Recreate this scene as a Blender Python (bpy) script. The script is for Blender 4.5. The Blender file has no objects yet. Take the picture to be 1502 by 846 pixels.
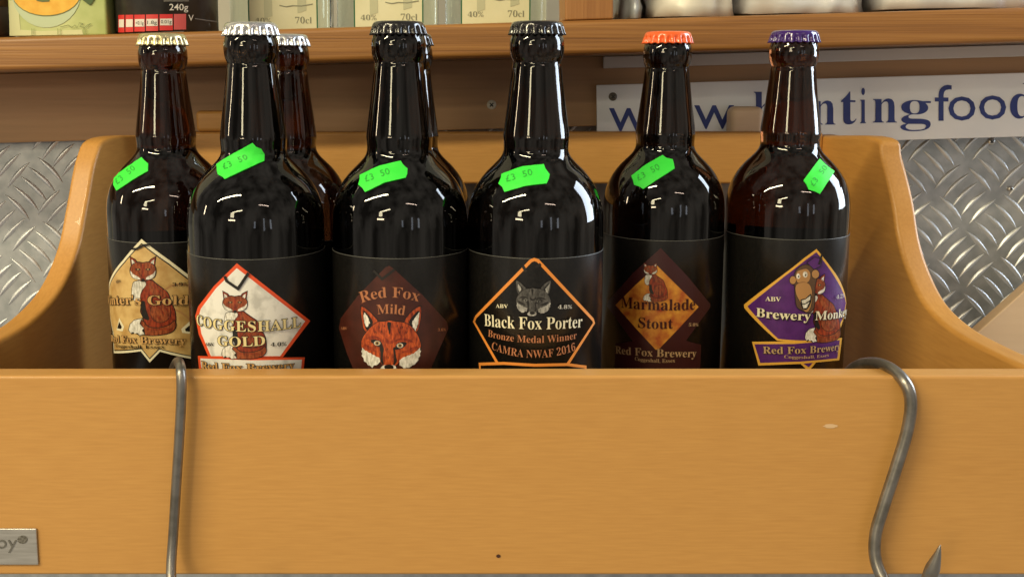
import bpy, bmesh, math, random
from mathutils import Vector, Matrix, noise
from mathutils.bvhtree import BVHTree
from mathutils.geometry import tessellate_polygon
random.seed(7)
scene = bpy.context.scene
COL = scene.collection
R = math.radians

# ---------------------------------------------------------------- camera
CZ = 1.50
FPX, PX0, PY0, PITCH = 1600.0, 680.0, 333.0, R(8.3)
cam = bpy.data.cameras.new('camera')
cam.sensor_width = 36.0
cam.lens = FPX / 1502 * 36
cam.shift_x = (751 - PX0) / 1502
cam.shift_y = -(423 - PY0) / 1502
cam.clip_start = 0.01
cam.clip_end = 200
camo = bpy.data.objects.new('camera', cam)
camo.location = (0, 0, CZ)
camo.rotation_euler = (R(90) - PITCH, 0, 0)
COL.objects.link(camo)
scene.camera = camo

# ---------------------------------------------------------------- world, lamps, exposure
w = bpy.data.worlds.new("World")
scene.world = w
w.use_nodes = True
bg = w.node_tree.nodes['Background']
bg.inputs['Color'].default_value = (1.0, 0.87, 0.74, 1)
bg.inputs['Strength'].default_value = 0.34
# dim market hall all around: uneven clutter, the same in every direction
_nt = w.node_tree
_tc = _nt.nodes.new('ShaderNodeTexCoord'); _mp = _nt.nodes.new('ShaderNodeMapping'); _mp.inputs['Scale'].default_value = (1, 1, .75)
_no = _nt.nodes.new('ShaderNodeTexNoise'); _no.inputs['Scale'].default_value = 3.4; _no.inputs['Detail'].default_value = 5; _no.inputs['Roughness'].default_value = .5
_rp = _nt.nodes.new('ShaderNodeValToRGB')
_e = _rp.color_ramp.elements; _e[0].position = .36; _e[0].color = (.34, .295, .24, 1); _e[1].position = .64; _e[1].color = (1.50, 1.33, 1.10, 1)
_nt.links.new(_tc.outputs['Generated'], _mp.inputs[0]); _nt.links.new(_mp.outputs[0], _no.inputs['Vector'])
_nt.links.new(_no.outputs[0], _rp.inputs[0]); _nt.links.new(_rp.outputs[0], bg.inputs['Color'])

def area(name, loc, target, sx, sy, power, color, spread=180):
    l = bpy.data.lights.new(name, 'AREA')
    l.shape = 'RECTANGLE'; l.size = sx; l.size_y = sy
    l.energy = power; l.color = color; l.spread = R(spread)
    o = bpy.data.objects.new(name, l)
    o.location = loc
    d = Vector(target) - Vector(loc)
    o.rotation_euler = d.to_track_quat('-Z', 'Y').to_euler()
    COL.objects.link(o)
    return o
TG = (0, .6, CZ - .1)
WARM = (1.0, .80, .52)
YELL = (1.0, .87, .56)
PINKISH = (1.0, .76, .60)
def tube_lamp(p0, p1, wd, power, color=WARM):
    p0, p1 = Vector(p0), Vector(p1); c = (p0 + p1) / 2
    o = area('ceiling_tube', c, TG, (p1 - p0).length, wd, power, color)
    x = (p1 - p0).normalized(); z = -(Vector(TG) - c); z = (z - x * z.dot(x)).normalized(); y = z.cross(x)
    o.rotation_euler = Matrix((x, y, z)).transposed().to_euler()
# ceiling tubes of the market hall, receding behind the photographer, then one added at the right
tube_lamp((-3.3, -.95, CZ + 1.6), (-.7, -.95, CZ + 1.6), .10, 92, YELL)
tube_lamp((-3.1, -4.5, CZ + 1.6), (-1.1, -3.8, CZ + 1.6), .12, 30, YELL)
tube_lamp((-5.4, -6.8, CZ + .75), (-3.7, -7.6, CZ + .75), .26, 52)
tube_lamp((.9, -2.9, CZ + 1.9), (2.3, -2.9, CZ + 1.9), .08, 9, PINKISH)  # added fill tube, no known source; tints the front board's right side pinkish
# lit bays further down the hall
area('hall_bay_light', (-3.6, -5.6, CZ + 1.45), TG, .75, .85, 34, YELL)
area('hall_bay_light', (-4.0, .22, CZ + .62), TG, .13, .65, 9, WARM)
for lx, ly, lh, lp in ((2.6, -5.6, 1.5, 5), (3.9, -5.2, 1.1, 5), (.9, -6.6, .8, 3)):
    area('hall_window_light', (lx, ly, CZ + .15), TG, .34, lh, lp * .6, (.80, .88, 1.0))
# daylight from the open side of the stall at the right
area('doorway_daylight', (2.0, .98, CZ + .60), (.1, .62, CZ), .74, 1.6, 62, (.76, .87, 1.0))

scene.view_settings.view_transform = 'Standard'
scene.view_settings.look = 'None'
scene.view_settings.exposure = 0.03
scene.view_settings.gamma = 1.0
scene.render.engine = 'CYCLES'
cy = scene.cycles
cy.max_bounces = 10; cy.transmission_bounces = 8; cy.glossy_bounces = 4; cy.diffuse_bounces = 3
cy.caustics_reflective = False; cy.caustics_refractive = False
cy.use_denoising = True
cy.sample_clamp_indirect = 6

# ---------------------------------------------------------------- picture <-> place
FW = Vector((0, math.cos(PITCH), -math.sin(PITCH)))
UP = Vector((0, math.sin(PITCH), math.cos(PITCH)))
ORG = Vector((0, 0, CZ))
def ray(px, py):
    return FW + Vector((1, 0, 0)) * ((px - PX0) / FPX) - UP * ((py - PY0) / FPX)
def P(px, py, Y):
    d = ray(px, py)
    return ORG + d * (Y / d.y)

# ---------------------------------------------------------------- materials
MATS = {}
def mat(name, color=(.5, .5, .5), rough=.5, metal=0, trans=0, ior=1.5, coat=0, spec=.5):
    if name in MATS: return MATS[name]
    m = bpy.data.materials.new(name); m.use_nodes = True
    b = m.node_tree.nodes['Principled BSDF']
    b.inputs['Base Color'].default_value = (*color, 1)
    b.inputs['Roughness'].default_value = rough
    b.inputs['Metallic'].default_value = metal
    b.inputs['Transmission Weight'].default_value = trans
    b.inputs['IOR'].default_value = ior
    b.inputs['Coat Weight'].default_value = coat
    b.inputs['Specular IOR Level'].default_value = spec
    MATS[name] = m
    return m
def N(m, t, **kw):
    n = m.node_tree.nodes.new(t)
    for k, v in kw.items():
        if hasattr(n, k): setattr(n, k, v)
        else: n.inputs[k.replace('_', ' ')].default_value = v
    return n
def L(m, a, b): m.node_tree.links.new(a, b)
def bsdf(m): return m.node_tree.nodes['Principled BSDF']
def ramp(m, fac, stops):
    r = m.node_tree.nodes.new('ShaderNodeValToRGB')
    e = r.color_ramp.elements
    while len(e) < len(stops): e.new(.5)
    for x, (p, c) in zip(e, stops): x.position = p; x.color = (*c, 1)
    L(m, fac, r.inputs[0]); return r
def coords(m, scale, rot=(0, 0, 0)):
    g = m.node_tree.nodes.new('ShaderNodeNewGeometry')
    mp = m.node_tree.nodes.new('ShaderNodeMapping')
    mp.inputs['Scale'].default_value = scale; mp.inputs['Rotation'].default_value = rot
    L(m, g.outputs['Position'], mp.inputs[0]); return mp.outputs[0]
def bump(m, h, strength, dist=.001):
    b = m.node_tree.nodes.new('ShaderNodeBump')
    b.inputs['Strength'].default_value = strength; b.inputs['Distance'].default_value = dist
    L(m, h, b.inputs['Height']); L(m, b.outputs[0], bsdf(m).inputs['Normal']); return b

def wood(name, cols, rough, scale=(3, 40, 40), fine=(8, 500, 500), mix=.5, coat=0, bstr=.15):
    m = mat(name, cols[1], rough, coat=coat)
    n1 = N(m, 'ShaderNodeTexNoise', Scale=1.0, Detail=6.0, Roughness=.6); L(m, coords(m, scale), n1.inputs['Vector'])
    n1.inputs['Distortion'].default_value = .6
    n2 = N(m, 'ShaderNodeTexNoise', Scale=1.0, Detail=4.0); L(m, coords(m, fine), n2.inputs['Vector'])
    mx = m.node_tree.nodes.new('ShaderNodeMix'); mx.inputs[0].default_value = mix
    L(m, n1.outputs[0], mx.inputs[2]); L(m, n2.outputs[0], mx.inputs[3])
    r = ramp(m, mx.outputs[0], [(.30, cols[0]), (.5, cols[1]), (.70, cols[2])])
    L(m, r.outputs[0], bsdf(m).inputs['Base Color'])
    bump(m, n2.outputs[0], bstr, .0006)
    return m
BIRCH = wood('varnished_birch', [(.525, .262, .066), (.565, .290, .076), (.605, .318, .087)], .47, (2.2, 26, 30), (60, 800, 800), .70, coat=.06, bstr=.05)
BIRCH_S = wood('varnished_birch_end_panel', [(.50, .235, .050), (.56, .275, .062), (.61, .31, .076)], .45, (26, 3, 26), (620, 40, 620), .6, coat=.06, bstr=.05)
OAK = wood('oak', [(.14, .052, .012), (.31, .138, .034), (.42, .205, .056)], .42, (3, 60, 120), (9, 700, 900), .45, bstr=.3)
PINE = wood('brown_board', [(.30, .175, .085), (.40, .235, .115), (.47, .28, .145)], .5, (1.6, 20, 26), (10, 300, 300), .3)
PALE = wood('pale_board', [(.66, .50, .34), (.70, .54, .38), (.74, .58, .42)], .5, (3, 20, 20), (30, 300, 300), .4)

def glass(name, col, rough=.02):
    m = mat(name, col, rough, trans=1.0, ior=1.5)
    n = N(m, 'ShaderNodeTexNoise', Scale=90.0, Detail=2.0); L(m, coords(m, (1, 1, .45)), n.inputs['Vector'])
    bump(m, n.outputs[0], .11, .0012)
    return m
G_BLACK = glass('dark_brown_bottle_glass', (.012, .006, .003))
G_BROWN = glass('amber_brown_bottle_glass', (.052, .017, .006))
G_CLEAR = glass('clear_bottle_glass', (.86, .93, .84))

def noisy(name, c1, c2, scale, rough=.5, metal=0, detail=5, bstr=0, stretch=(1, 1, 1), lo=.35, hi=.65):
    m = mat(name, c1, rough, metal)
    n = N(m, 'ShaderNodeTexNoise', Scale=1.0, Detail=float(detail)); L(m, coords(m, tuple(scale * s for s in stretch)), n.inputs['Vector'])
    r = ramp(m, n.outputs[0], [(lo, c1), (hi, c2)])
    L(m, r.outputs[0], bsdf(m).inputs['Base Color'])
    if bstr: bump(m, n.outputs[0], bstr)
    return m
LABEL = noisy('black_label_paper', (.005, .0046, .0042), (.009, .0083, .0075), 700, .25)
STEEL = noisy('worn_steel', (.20, .19, .165), (.30, .285, .26), 110, .36, .9, 5, .03, lo=.34, hi=.56)
ALU = noisy('aluminium_sheet', (.35, .38, .405), (.48, .505, .53), 90, .48, .7, 4, .05)
ALUB = noisy('aluminium_tread', (.66, .70, .74), (.80, .83, .86), 120, .40, .75, 4)
PLATE = noisy('brushed_name_plate', (.50, .49, .46), (.62, .61, .58), 60, .38, .8, 5, .02, (1, 1, 12))
WALLM = noisy('cream_wall', (.42, .42, .36), (.48, .48, .41), 8, .8)
GREEN = mat('fluorescent_green_paper', (.040, .84, .055), .6)
INKG = mat('price_ink', (.02, .36, .04), .6)
def fur(name, a, b):
    return noisy(name, a, b, 900, .34, 0, 4, 0, (1, 1, .35), .32, .66)
FUR = fur('fox_orange_print', (.16, .018, .006), (.58, .10, .020))
FUR2 = fur('fox_russet_print', (.12, .022, .008), (.36, .085, .026))
FURD = fur('fox_rust_print', (.11, .012, .006), (.36, .05, .014))
FURW = fur('fox_white_print', (.42, .40, .34), (.88, .86, .78))
FURG = fur('fox_grey_print', (.03, .028, .025), (.11, .105, .10))
FURGW = fur('fox_pale_grey_print', (.16, .155, .145), (.46, .45, .42))
K = mat('black_print', (.010, .008, .007), .38)
EYE = mat('eye_tan_print', (.40, .27, .12), .35)
ORANGE_L = mat('orange_print', (.78, .27, .045), .38)
RED_L = mat('red_orange_print', (.74, .085, .022), .38)
CREAM = mat('cream_print', (.80, .74, .52), .38)
GOLDT = mat('pale_gold_lettering', (.78, .66, .33), .38)
TANL = mat('tan_lettering', (.62, .36, .13), .38)
WHITE_L = noisy('marbled_white_print', (.55, .54, .50), (.80, .79, .74), 130, .35, 0, 6, lo=.33, hi=.5)
GOLD_F = noisy('gold_print', (.46, .27, .085), (.68, .47, .19), 110, .38, 0, 5)
MAROON = noisy('maroon_print', (.042, .010, .006), (.066, .015, .009), 140, .34)
MAROON2 = mat('dark_maroon_print', (.045, .009, .010), .34)
MARM = noisy('marmalade_print', (.38, .050, .012), (.74, .34, .04), 150, .4, 0, 6, lo=.30, hi=.66)
PURPLE = noisy('purple_print', (.070, .014, .13), (.095, .020, .17), 200, .36)
YEL = mat('golden_yellow_print', (.74, .40, .055), .38)
COPPER = mat('copper_print', (.42, .16, .07), .4)
BEIGE = mat('beige_print', (.50, .33, .17), .4)
TAN = mat('tan_print', (.42, .22, .08), .4)
TAND = mat('monkey_brown_print', (.10, .055, .03), .4)
DKRED = mat('dark_red_print', (.05, .004, .004), .4)
SILV_T = mat('pale_print', (.55, .52, .45), .4)

# ---------------------------------------------------------------- object helpers
def tag(o, label=None, cat=None, group=None, kind=None):
    if label: o['label'] = label
    if cat: o['category'] = cat
    if group: o['group'] = group
    if kind: o['kind'] = kind
    return o
def empty(name, loc, label=None, cat=None, group=None, kind=None):
    o = bpy.data.objects.new(name, None); COL.objects.link(o)
    o.location = loc; o.empty_display_size = .02
    tag(o, label, cat, group, kind)
    return o
WL = {}
def wloc(o):
    v = Vector(o.location)
    while o.parent: o = o.parent; v += Vector(o.location)
    return v
def link(name, me, parent=None, loc=(0, 0, 0)):
    o = bpy.data.objects.new(name, me); COL.objects.link(o)
    if parent: o.parent = parent
    o.location = loc
    return o
def mesh_world(name, verts, faces, mats, parent=None, midx=None, smooth=False):
    """verts in world space; the object keeps the parent's origin"""
    off = wloc(parent) if parent else Vector((0, 0, 0))
    me = bpy.data.meshes.new(name)
    me.from_pydata([tuple(Vector(v) - off) for v in verts], [], faces)
    for m in (mats if isinstance(mats, (list, tuple)) else [mats]): me.materials.append(m)
    if midx: me.polygons.foreach_set('material_index', midx)
    if smooth: me.polygons.foreach_set('use_smooth', [True] * len(faces))
    me.update()
    return link(name, me, parent)
def bevel(o, wd, seg=3):
    b = o.modifiers.new('bevel', 'BEVEL'); b.width = wd; b.segments = seg; b.limit_method = 'ANGLE'; b.angle_limit = R(40)
    o.data.polygons.foreach_set('use_smooth', [True] * len(o.data.polygons))
    wn = o.modifiers.new('wn', 'WEIGHTED_NORMAL'); wn.keep_sharp = False
    return o
BF = [(0, 1, 3, 2), (4, 6, 7, 5), (0, 4, 5, 1), (2, 3, 7, 6), (0, 2, 6, 4), (1, 5, 7, 3)]
def box(name, x0, x1, y0, y1, z0, z1, m, parent=None, M=None, bev=0):
    vs = [Vector((x, y, z)) for x in (x0, x1) for y in (y0, y1) for z in (z0, z1)]
    if M: vs = [M @ v for v in vs]
    o = mesh_world(name, vs, BF, m, parent)
    if bev: bevel(o, bev)
    return o
def prism(name, pts, d, m, parent=None, bev=0):
    """pts: planar outline in world space, extruded by vector d"""
    n = len(pts)
    vs = [Vector(p) for p in pts] + [Vector(p) + Vector(d) for p in pts]
    fs = [tuple(range(n)), tuple(range(2 * n - 1, n - 1, -1))] + [(i, i + n, (i + 1) % n + n, (i + 1) % n) for i in range(n)]
    o = mesh_world(name, vs, fs, m, parent)
    bm = bmesh.new(); bm.from_mesh(o.data); bmesh.ops.recalc_face_normals(bm, faces=bm.faces); bm.to_mesh(o.data); bm.free()
    if bev: bevel(o, bev)
    return o
def spline(pts, k=6, closed=False):
    out = []; n = len(pts); pts = [Vector(p) for p in pts]
    rng = range(n if closed else n - 1)
    for i in rng:
        if closed: a, b, c, d = pts[i - 1], pts[i], pts[(i + 1) % n], pts[(i + 2) % n]
        else: a, b, c, d = pts[max(i - 1, 0)], pts[i], pts[i + 1], pts[min(i + 2, n - 1)]
        for j in range(k):
            t = j / k
            out.append(.5 * ((2 * b) + (c - a) * t + (2 * a - 5 * b + 4 * c - d) * t * t + (3 * b - a - 3 * c + d) * t ** 3))
    if not closed: out.append(pts[-1])
    return out
def lathe(name, prof, m, parent=None, seg=96, smooth=True, capends=True):
    """prof: list of (r, z) local; object origin at the parent's"""
    vs = []; fs = []
    for r, z in prof:
        for k in range(seg):
            a = 2 * math.pi * k / seg
            vs.append((r * math.sin(a), -r * math.cos(a), z))
    for i in range(len(prof) - 1):
        for k in range(seg):
            k2 = (k + 1) % seg
            fs.append((i * seg + k, i * seg + k2, (i + 1) * seg + k2, (i + 1) * seg + k))
    if capends:
        fs.append(tuple(range(seg - 1, -1, -1))); fs.append(tuple((len(prof) - 1) * seg + k for k in range(seg)))
    me = bpy.data.meshes.new(name); me.from_pydata(vs, [], fs); me.materials.append(m)
    bm = bmesh.new(); bm.from_mesh(me); bmesh.ops.recalc_face_normals(bm, faces=bm.faces); bm.to_mesh(me); bm.free()
    if smooth: me.polygons.foreach_set('use_smooth', [len(p.vertices) == 4 for p in me.polygons])
    return link(name, me, parent)
def tube(name, path, rad, m, parent, seg=16):
    """path: world points; rad: number or list"""
    n = len(path); path = [Vector(p) for p in path]
    rad = rad if isinstance(rad, list) else [rad] * n
    vs = []; fs = []; prev = None
    for i, p in enumerate(path):
        t = (path[min(i + 1, n - 1)] - path[max(i - 1, 0)]).normalized()
        if prev is None:
            u = t.orthogonal().normalized()
        else:
            u = (prev - t * prev.dot(t)).normalized()
        prev = u; v = t.cross(u)
        for k in range(seg):
            a = 2 * math.pi * k / seg
            vs.append(p + (u * math.cos(a) + v * math.sin(a)) * rad[i])
    for i in range(n - 1):
        for k in range(seg):
            k2 = (k + 1) % seg
            fs.append((i * seg + k, i * seg + k2, (i + 1) * seg + k2, (i + 1) * seg + k))
    fs.append(tuple(range(seg - 1, -1, -1))); fs.append(tuple((n - 1) * seg + k for k in range(seg)))
    return mesh_world(name, vs, fs, m, parent, smooth=True)

# text ----------------------------------------------------------------
def bold(s):   # serif capitals, letters and digits of the mathematical alphabet
    r = ''
    for c in s:
        if 'A' <= c <= 'Z': r += chr(0x1D400 + ord(c) - 65)
        elif 'a' <= c <= 'z': r += chr(0x1D41A + ord(c) - 97)
        elif '0' <= c <= '9': r += chr(0x1D7CE + ord(c) - 48)
        else: r += c
    return r
TC = {}
def text_mesh(s, offset=0.0, space=1.0):
    key = (s, offset, space)
    if key in TC: return TC[key]
    c = bpy.data.curves.new('text', 'FONT'); c.body = s; c.size = 1; c.offset = offset; c.resolution_u = 3; c.space_character = space
    o = bpy.data.objects.new('text', c); COL.objects.link(o)
    bpy.context.view_layer.update()
    me = bpy.data.meshes.new_from_object(o.evaluated_get(bpy.context.evaluated_depsgraph_get()))
    vs = [(v.co.x, v.co.y) for v in me.vertices]; fs = [tuple(p.vertices) for p in me.polygons]
    bpy.data.objects.remove(o); bpy.data.curves.remove(c); bpy.data.meshes.remove(me)
    TC[key] = (vs, fs)
    return TC[key]
def text_fit(s, offset=0.0, space=1.0):
    """text normalised: x 0..1 over its ink, y in units of capital height"""
    b0, _ = text_mesh(s, 0.0, space)
    x0 = min(v[0] for v in b0); x1 = max(v[0] for v in b0)
    cap = .70
    vs, fs = text_mesh(s, offset, space)
    return [((v[0] - x0) / (x1 - x0), v[1] / cap) for v in vs], fs
def slice2d(vs, fs, step, axis=0):
    """cut a flat mesh along one axis so that it can bend"""
    bm = bmesh.new()
    bv = [bm.verts.new((v[0], v[1], 0)) for v in vs]
    for f in fs:
        try: bm.faces.new([bv[i] for i in f])
        except ValueError: pass
    lo = min(v[axis] for v in vs); hi = max(v[axis] for v in vs)
    k = math.ceil(lo / step)
    while k * step < hi:
        co = [0, 0, 0]; co[axis] = k * step; no = [0, 0, 0]; no[axis] = 1
        bmesh.ops.bisect_plane(bm, geom=bm.verts[:] + bm.edges[:] + bm.faces[:], plane_co=co, plane_no=no)
        k += 1
    bm.verts.index_update()
    ov = [(v.co.x, v.co.y) for v in bm.verts]; of = [tuple(v.index for v in f.verts) for f in bm.faces]
    bm.free()
    return ov, of
def densify(pts, step, closed=True):
    out = []; n = len(pts)
    for i in range(n if closed else n - 1):
        a, b = pts[i], pts[(i + 1) % n]
        k = max(1, int(math.dist(a, b) / step))
        for j in range(k): out.append((a[0] + (b[0] - a[0]) * j / k, a[1] + (b[1] - a[1]) * j / k))
    if not closed: out.append(tuple(pts[-1]))
    return out
def poly_faces(pts):
    return [tuple(t) for t in tessellate_polygon([[Vector((p[0], p[1], 0)) for p in pts]])]
def offs(pts, d):
    """offset a closed outline; d > 0 grows it"""
    n = len(pts); ar = sum(pts[i][0] * pts[(i + 1) % n][1] - pts[(i + 1) % n][0] * pts[i][1] for i in range(n))
    s = 1 if ar > 0 else -1; out = []
    for i in range(n):
        a, b, c = Vector(pts[i - 1][:2]), Vector(pts[i][:2]), Vector(pts[(i + 1) % n][:2])
        e1 = (b - a); e2 = (c - b)
        if e1.length < 1e-9 or e2.length < 1e-9: out.append(tuple(b)); continue
        e1.normalize(); e2.normalize()
        n1 = Vector((e1.y, -e1.x)) * s; n2 = Vector((e2.y, -e2.x)) * s
        m = n1 + n2
        if m.length < .2: m = n1
        else: m = m / max(m.length_squared / 2, .45)
        out.append((b.x + m.x * d, b.y + m.y * d))
    return out

# ================================================================ SETTING
ROLL = Matrix.Translation(ORG) @ Matrix.Rotation(R(-1.64), 4, 'Y') @ Matrix.Translation(-ORG)
IROLL = ROLL.inverted()
def Wl(px, py, Y):
    """a point of the slightly tilted wall frame, in that frame"""
    return IROLL @ P(px, py, Y)
YP = .865                                                  # tread plate
wall = mesh_world('back_wall', [(-1.6, 1.15, 0), (.9, 1.15, 0), (.9, 1.15, 3), (-1.6, 1.15, 3)], [(0, 1, 2, 3)], WALLM)
tag(wall, kind='structure')

pc = P(751, 300, YP)
tp = empty('tread_plate', (pc.x, YP, pc.z), 'aluminium five bar tread plate fixed to the wall behind the wooden tray', 'metal sheet')
zt = Wl(751, 195, YP).z
box('sheet', -.75, .61, YP, YP + .004, zt - .55, zt + .02, ALU, tp, ROLL)
# one raised bar, shared by all
def bar_mesh():
    bm = bmesh.new(); nl, nw = 10, 5; Lh, Wh, H = .0142, .0021, .0016
    rows = []
    for i in range(nl + 1):
        t = -1 + 2 * i / nl; t = math.sin(t * math.pi / 2)
        wd = Wh * max(0.04, (1 - abs(t) ** 2.0)) ; row = []
        for j in range(nw + 1):
            s = -1 + 2 * j / nw
            row.append(bm.verts.new((t * Lh, -H * (1 - s * s) * (1 - t * t) ** .6 + .0001, s * wd + .0012 * (1 - t * t))))
        rows.append(row)
    for i in range(nl):
        for j in range(nw): bm.faces.new((rows[i][j], rows[i + 1][j], rows[i + 1][j + 1], rows[i][j + 1]))
    bmesh.ops.recalc_face_normals(bm, faces=bm.faces)
    me = bpy.data.meshes.new('tread_bar'); bm.to_mesh(me); bm.free(); me.materials.append(ALUB)
    me.polygons.foreach_set('use_smooth', [True] * len(me.polygons))
    return me
BARM = bar_mesh()
cell = .0512
c0 = P(1459, 259, YP); base = wloc(tp)
nb = 0
for a in range(-15, 5):
    for b in range(-7, 4):
        for kind in (0, 1):
            cx = c0.x + a * cell - kind * cell / 2; cz = c0.z + b * cell - kind * cell / 2
            px = PX0 + FPX * cx / (YP * math.cos(PITCH) + (CZ - cz) * math.sin(PITCH))
            if not (-40 < px < 205 or 1290 < px < 1545 or 640 < px < 700 and b > 0 or 720 < px < 890 and b > 0): continue
            if cz < P(0, 560, YP).z or cz > P(0, 185, YP).z: continue
            for k in range(-2, 3):
                s = 1 if kind == 0 else -1      # kind 0 leans like a backslash
                dx = k * .0072; dz = k * .0072 * s
                v = ROLL @ Vector((cx + dx, YP - .0001, cz + dz))
                o = link('tread_bar', BARM, tp, v - base)
                o.rotation_euler = (0, R(46 if kind == 0 else -46) + random.uniform(-.03, .03), 0)
                o.scale = (random.uniform(.96, 1.04), 1, 1)
                nb += 1
def screw(px, py, Y, r, m, parent, mk):
    c = P(px, py, Y)
    path = [c + Vector((0, -.0012, 0)), c + Vector((0, 0, 0)), c + Vector((0, .002, 0))]
    o = tube('screw', path, [r * .72, r, r], m, parent, 20)
    for q in (45, -45):
        a = R(q); u = Vector((math.cos(a), 0, math.sin(a))); v = Vector((-u.z, 0, u.x))
        cc = c + Vector((0, -.0013 - .0001 * (q > 0), 0))
        h = mesh_world('slot', [cc + u * r * .5 + v * r * .13, cc - u * r * .5 + v * r * .13, cc - u * r * .5 - v * r * .13, cc + u * r * .5 - v * r * .13], [(0, 1, 2, 3)], mk, parent)
        h.parent = o; h.location = (0, 0, 0)
    return o
ALUS = mat('screw_aluminium', (.62, .62, .60), .35, .9)
screw(1454, 208, YP - .001, .0030, ALUS, tp, K)
screw(1482, 277, YP - .001, .0024, ALUS, tp, K)

# shelf unit -----------------------------------------------------------
YS = .735
sh = empty('wall_shelf', P(751, 83, YS), 'oak wall shelf above the bottle tray, holding jars, clear bottles and silver bags', 'shelf')
zb = Wl(751, 83.5, YS).z; ztop = Wl(751, 33, YS).z
box('shelf_board', -.85, .62, YS, 1.14, zb, ztop, OAK, sh, ROLL, bev=.0035)
YB = .842
bz0 = Wl(648, 191.5, YB).z
pb = box('back_board', -.85, .62, YB, YB + .018, bz0, zb - .0005, PINE, sh, ROLL, bev=.001)
screw(721, 154, YB, .0037, mat('white_screw', (.60, .58, .52), .5), sh, mat('slot_shadow_paint', (.02, .02, .02), .8))
# white plastic strip under the shelf, at the right
ts0 = Wl(1122, 94, YB - .004); xs = Wl(885, 85, YB - .004).x
box('trim_strip', xs, .62, YB - .004, YB - .0005, ts0.z, zb - .001, mat('white_trim', (.70, .69, .70), .5), sh, ROLL, bev=.0008)
# upright post on the shelf
OAKV = wood('oak_upright', [(.28, .115, .03), (.36, .16, .045), (.44, .21, .065)], .45, (60, 60, 3), (900, 900, 12), .5, bstr=.3)
x0 = Wl(829, 20, YS + .004).x; x1 = Wl(900, 20, YS + .004).x
box('upright', x0, x1, YS + .004, YS + .05, ztop + .0003, ztop + .30, OAKV, sh, ROLL, bev=.0012)

# sign ------------------------------------------------------------------
YG = YB - .006
sg = empty('sign', P(1190, 160, YG), 'white sign strip with dark blue web address lettering, screwed under the shelf', 'sign')
g0 = Wl(875, 125, YG); gz1 = g0.z; gz0 = Wl(1330, 205.5, YG).z
SIGNM = noisy('white_sign_board', (.78, .83, .93), (.84, .88, .97), 30, .35, 0, 3)
box('sign_board', g0.x, .60, YG, YG + .003, gz0, gz1, SIGNM, sg, ROLL, bev=.0006)
NAVY = noisy('navy_sign_letters', (.014, .028, .19), (.022, .045, .25), 60, .4)
TEAL = noisy('faded_sign_letters', (.008, .05, .17), (.03, .17, .26), 200, .4)
letters = [('w', 893, 951, NAVY), ('w', 955, 1013, NAVY), ('w', 1018, 1077, NAVY), ('.', 1086, 1093, NAVY), ('h', 1105, 1139, NAVY),
           ('u', 1148, 1181, NAVY), ('n', 1191, 1226, NAVY), ('t', 1233, 1257, NAVY), ('i', 1261.5, 1270.5, NAVY), ('n', 1280, 1316, NAVY),
           ('g', 1320, 1366, NAVY), ('f', 1371, 1396, NAVY), ('o', 1391, 1431, NAVY), ('o', 1436, 1476, NAVY), ('d', 1481, 1521, NAVY)]
def basey(px): return 194 - (px - 893) * .0335
for ch, a, b, m in letters:
    if ch == 'g':
        vs, fs = text_fit(bold('g'), -.006); hh = 47.5
    else:
        vs, fs = text_fit(bold(ch) if ch in 'huntid' else ch, -.006 if ch in 'huntid' else -.002); hh = 53.5
    by = basey((a + b) / 2)
    wv = []
    for x, y in vs:
        q = P(a + (b - a) * x, by - y * hh, YG - .0006); wv.append(q)
    n = len(wv); wv += [v + Vector((0, .0004, 0)) for v in wv]
    o = mesh_world('letter', wv, [f for f in fs], m, sg)
screw(899, 142, YG - .0005, .0032, mat('dull_screw', (.16, .15, .13), .5, .6), sg, K)

# pale board leaning at the right ----------------------------------------
YW = .80
pbm = [P(x, y, YW) for x, y in ((1396, 521), (1502, 427), (1640, 305), (1640, 640), (1396, 640))]
po = prism('pale_wooden_board', pbm, (0, .012, 0), PALE, bev=.0012)
tag(po, 'pale wooden board with a slanting top edge behind the right end of the tray', 'board')

# ================================================================ TRAY
YF0, YF1 = .505, .519
tz1 = P(0, 551, YF0).z; tz0 = P(0, 843, YF0).z
tr = empty('bottle_tray', (0, .65, tz0), 'honey coloured wooden tray with curved ends holding eight beer bottles', 'tray')
FLOOR = tz0 + .014
box('front_board', -.34, .34, YF0, YF1, tz0, tz1, BIRCH, tr, bev=.0016)
YR = .80
def side(front_px, back_px, curve, out):
    A = P(front_px, 545, YF1 + .0004); B = P(back_px, 197, YR)
    dirv = Vector((B.x - A.x, B.y - A.y, 0)).normalized(); nrm = Vector((-dirv.y, dirv.x, 0))
    if nrm.x * out < 0: nrm = -nrm
    pts = []
    for px, py in curve:
        d = ray(px, py); t = (A - ORG).dot(nrm) / d.dot(nrm); pts.append(ORG + d * t)
    pts = spline(pts, 5)
    # end flush against the front board
    pts = [p for p in pts if p.y > YF1 + .004]
    last = A.copy(); last.z = pts[-1].z - .001
    pts.append(last)
    low = Vector((A.x, A.y, tz0 + .0005)); lb = Vector((B.x, B.y, tz0 + .0005)) + dirv * .016
    tb = Vector((B.x, B.y, pts[0].z)) + dirv * .016
    outline = [low] + pts[::-1] + [tb, lb]
    o = prism('side_panel', outline, nrm * .0145, BIRCH_S, tr, bev=.0028)
    return A, B
RC = [(1208, 199), (1281, 202), (1293, 231), (1308, 292), (1317, 349), (1331, 396), (1355, 444), (1393, 481), (1445, 510), (1502, 537)]
LC = [(236, 199), (163, 202), (142, 230), (128, 300), (115, 364), (89, 424), (47, 470), (0, 499), (-40, 520)]
Ar, Br = side(1524, 1208, RC, 1)
Al, Bl = side(-90, 236, LC, -1)
box('back_rail', Bl.x, Br.x, YR, YR + .015, P(0, 270, YR).z, P(0, 194, YR).z, BIRCH, tr, bev=.0022)
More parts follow.
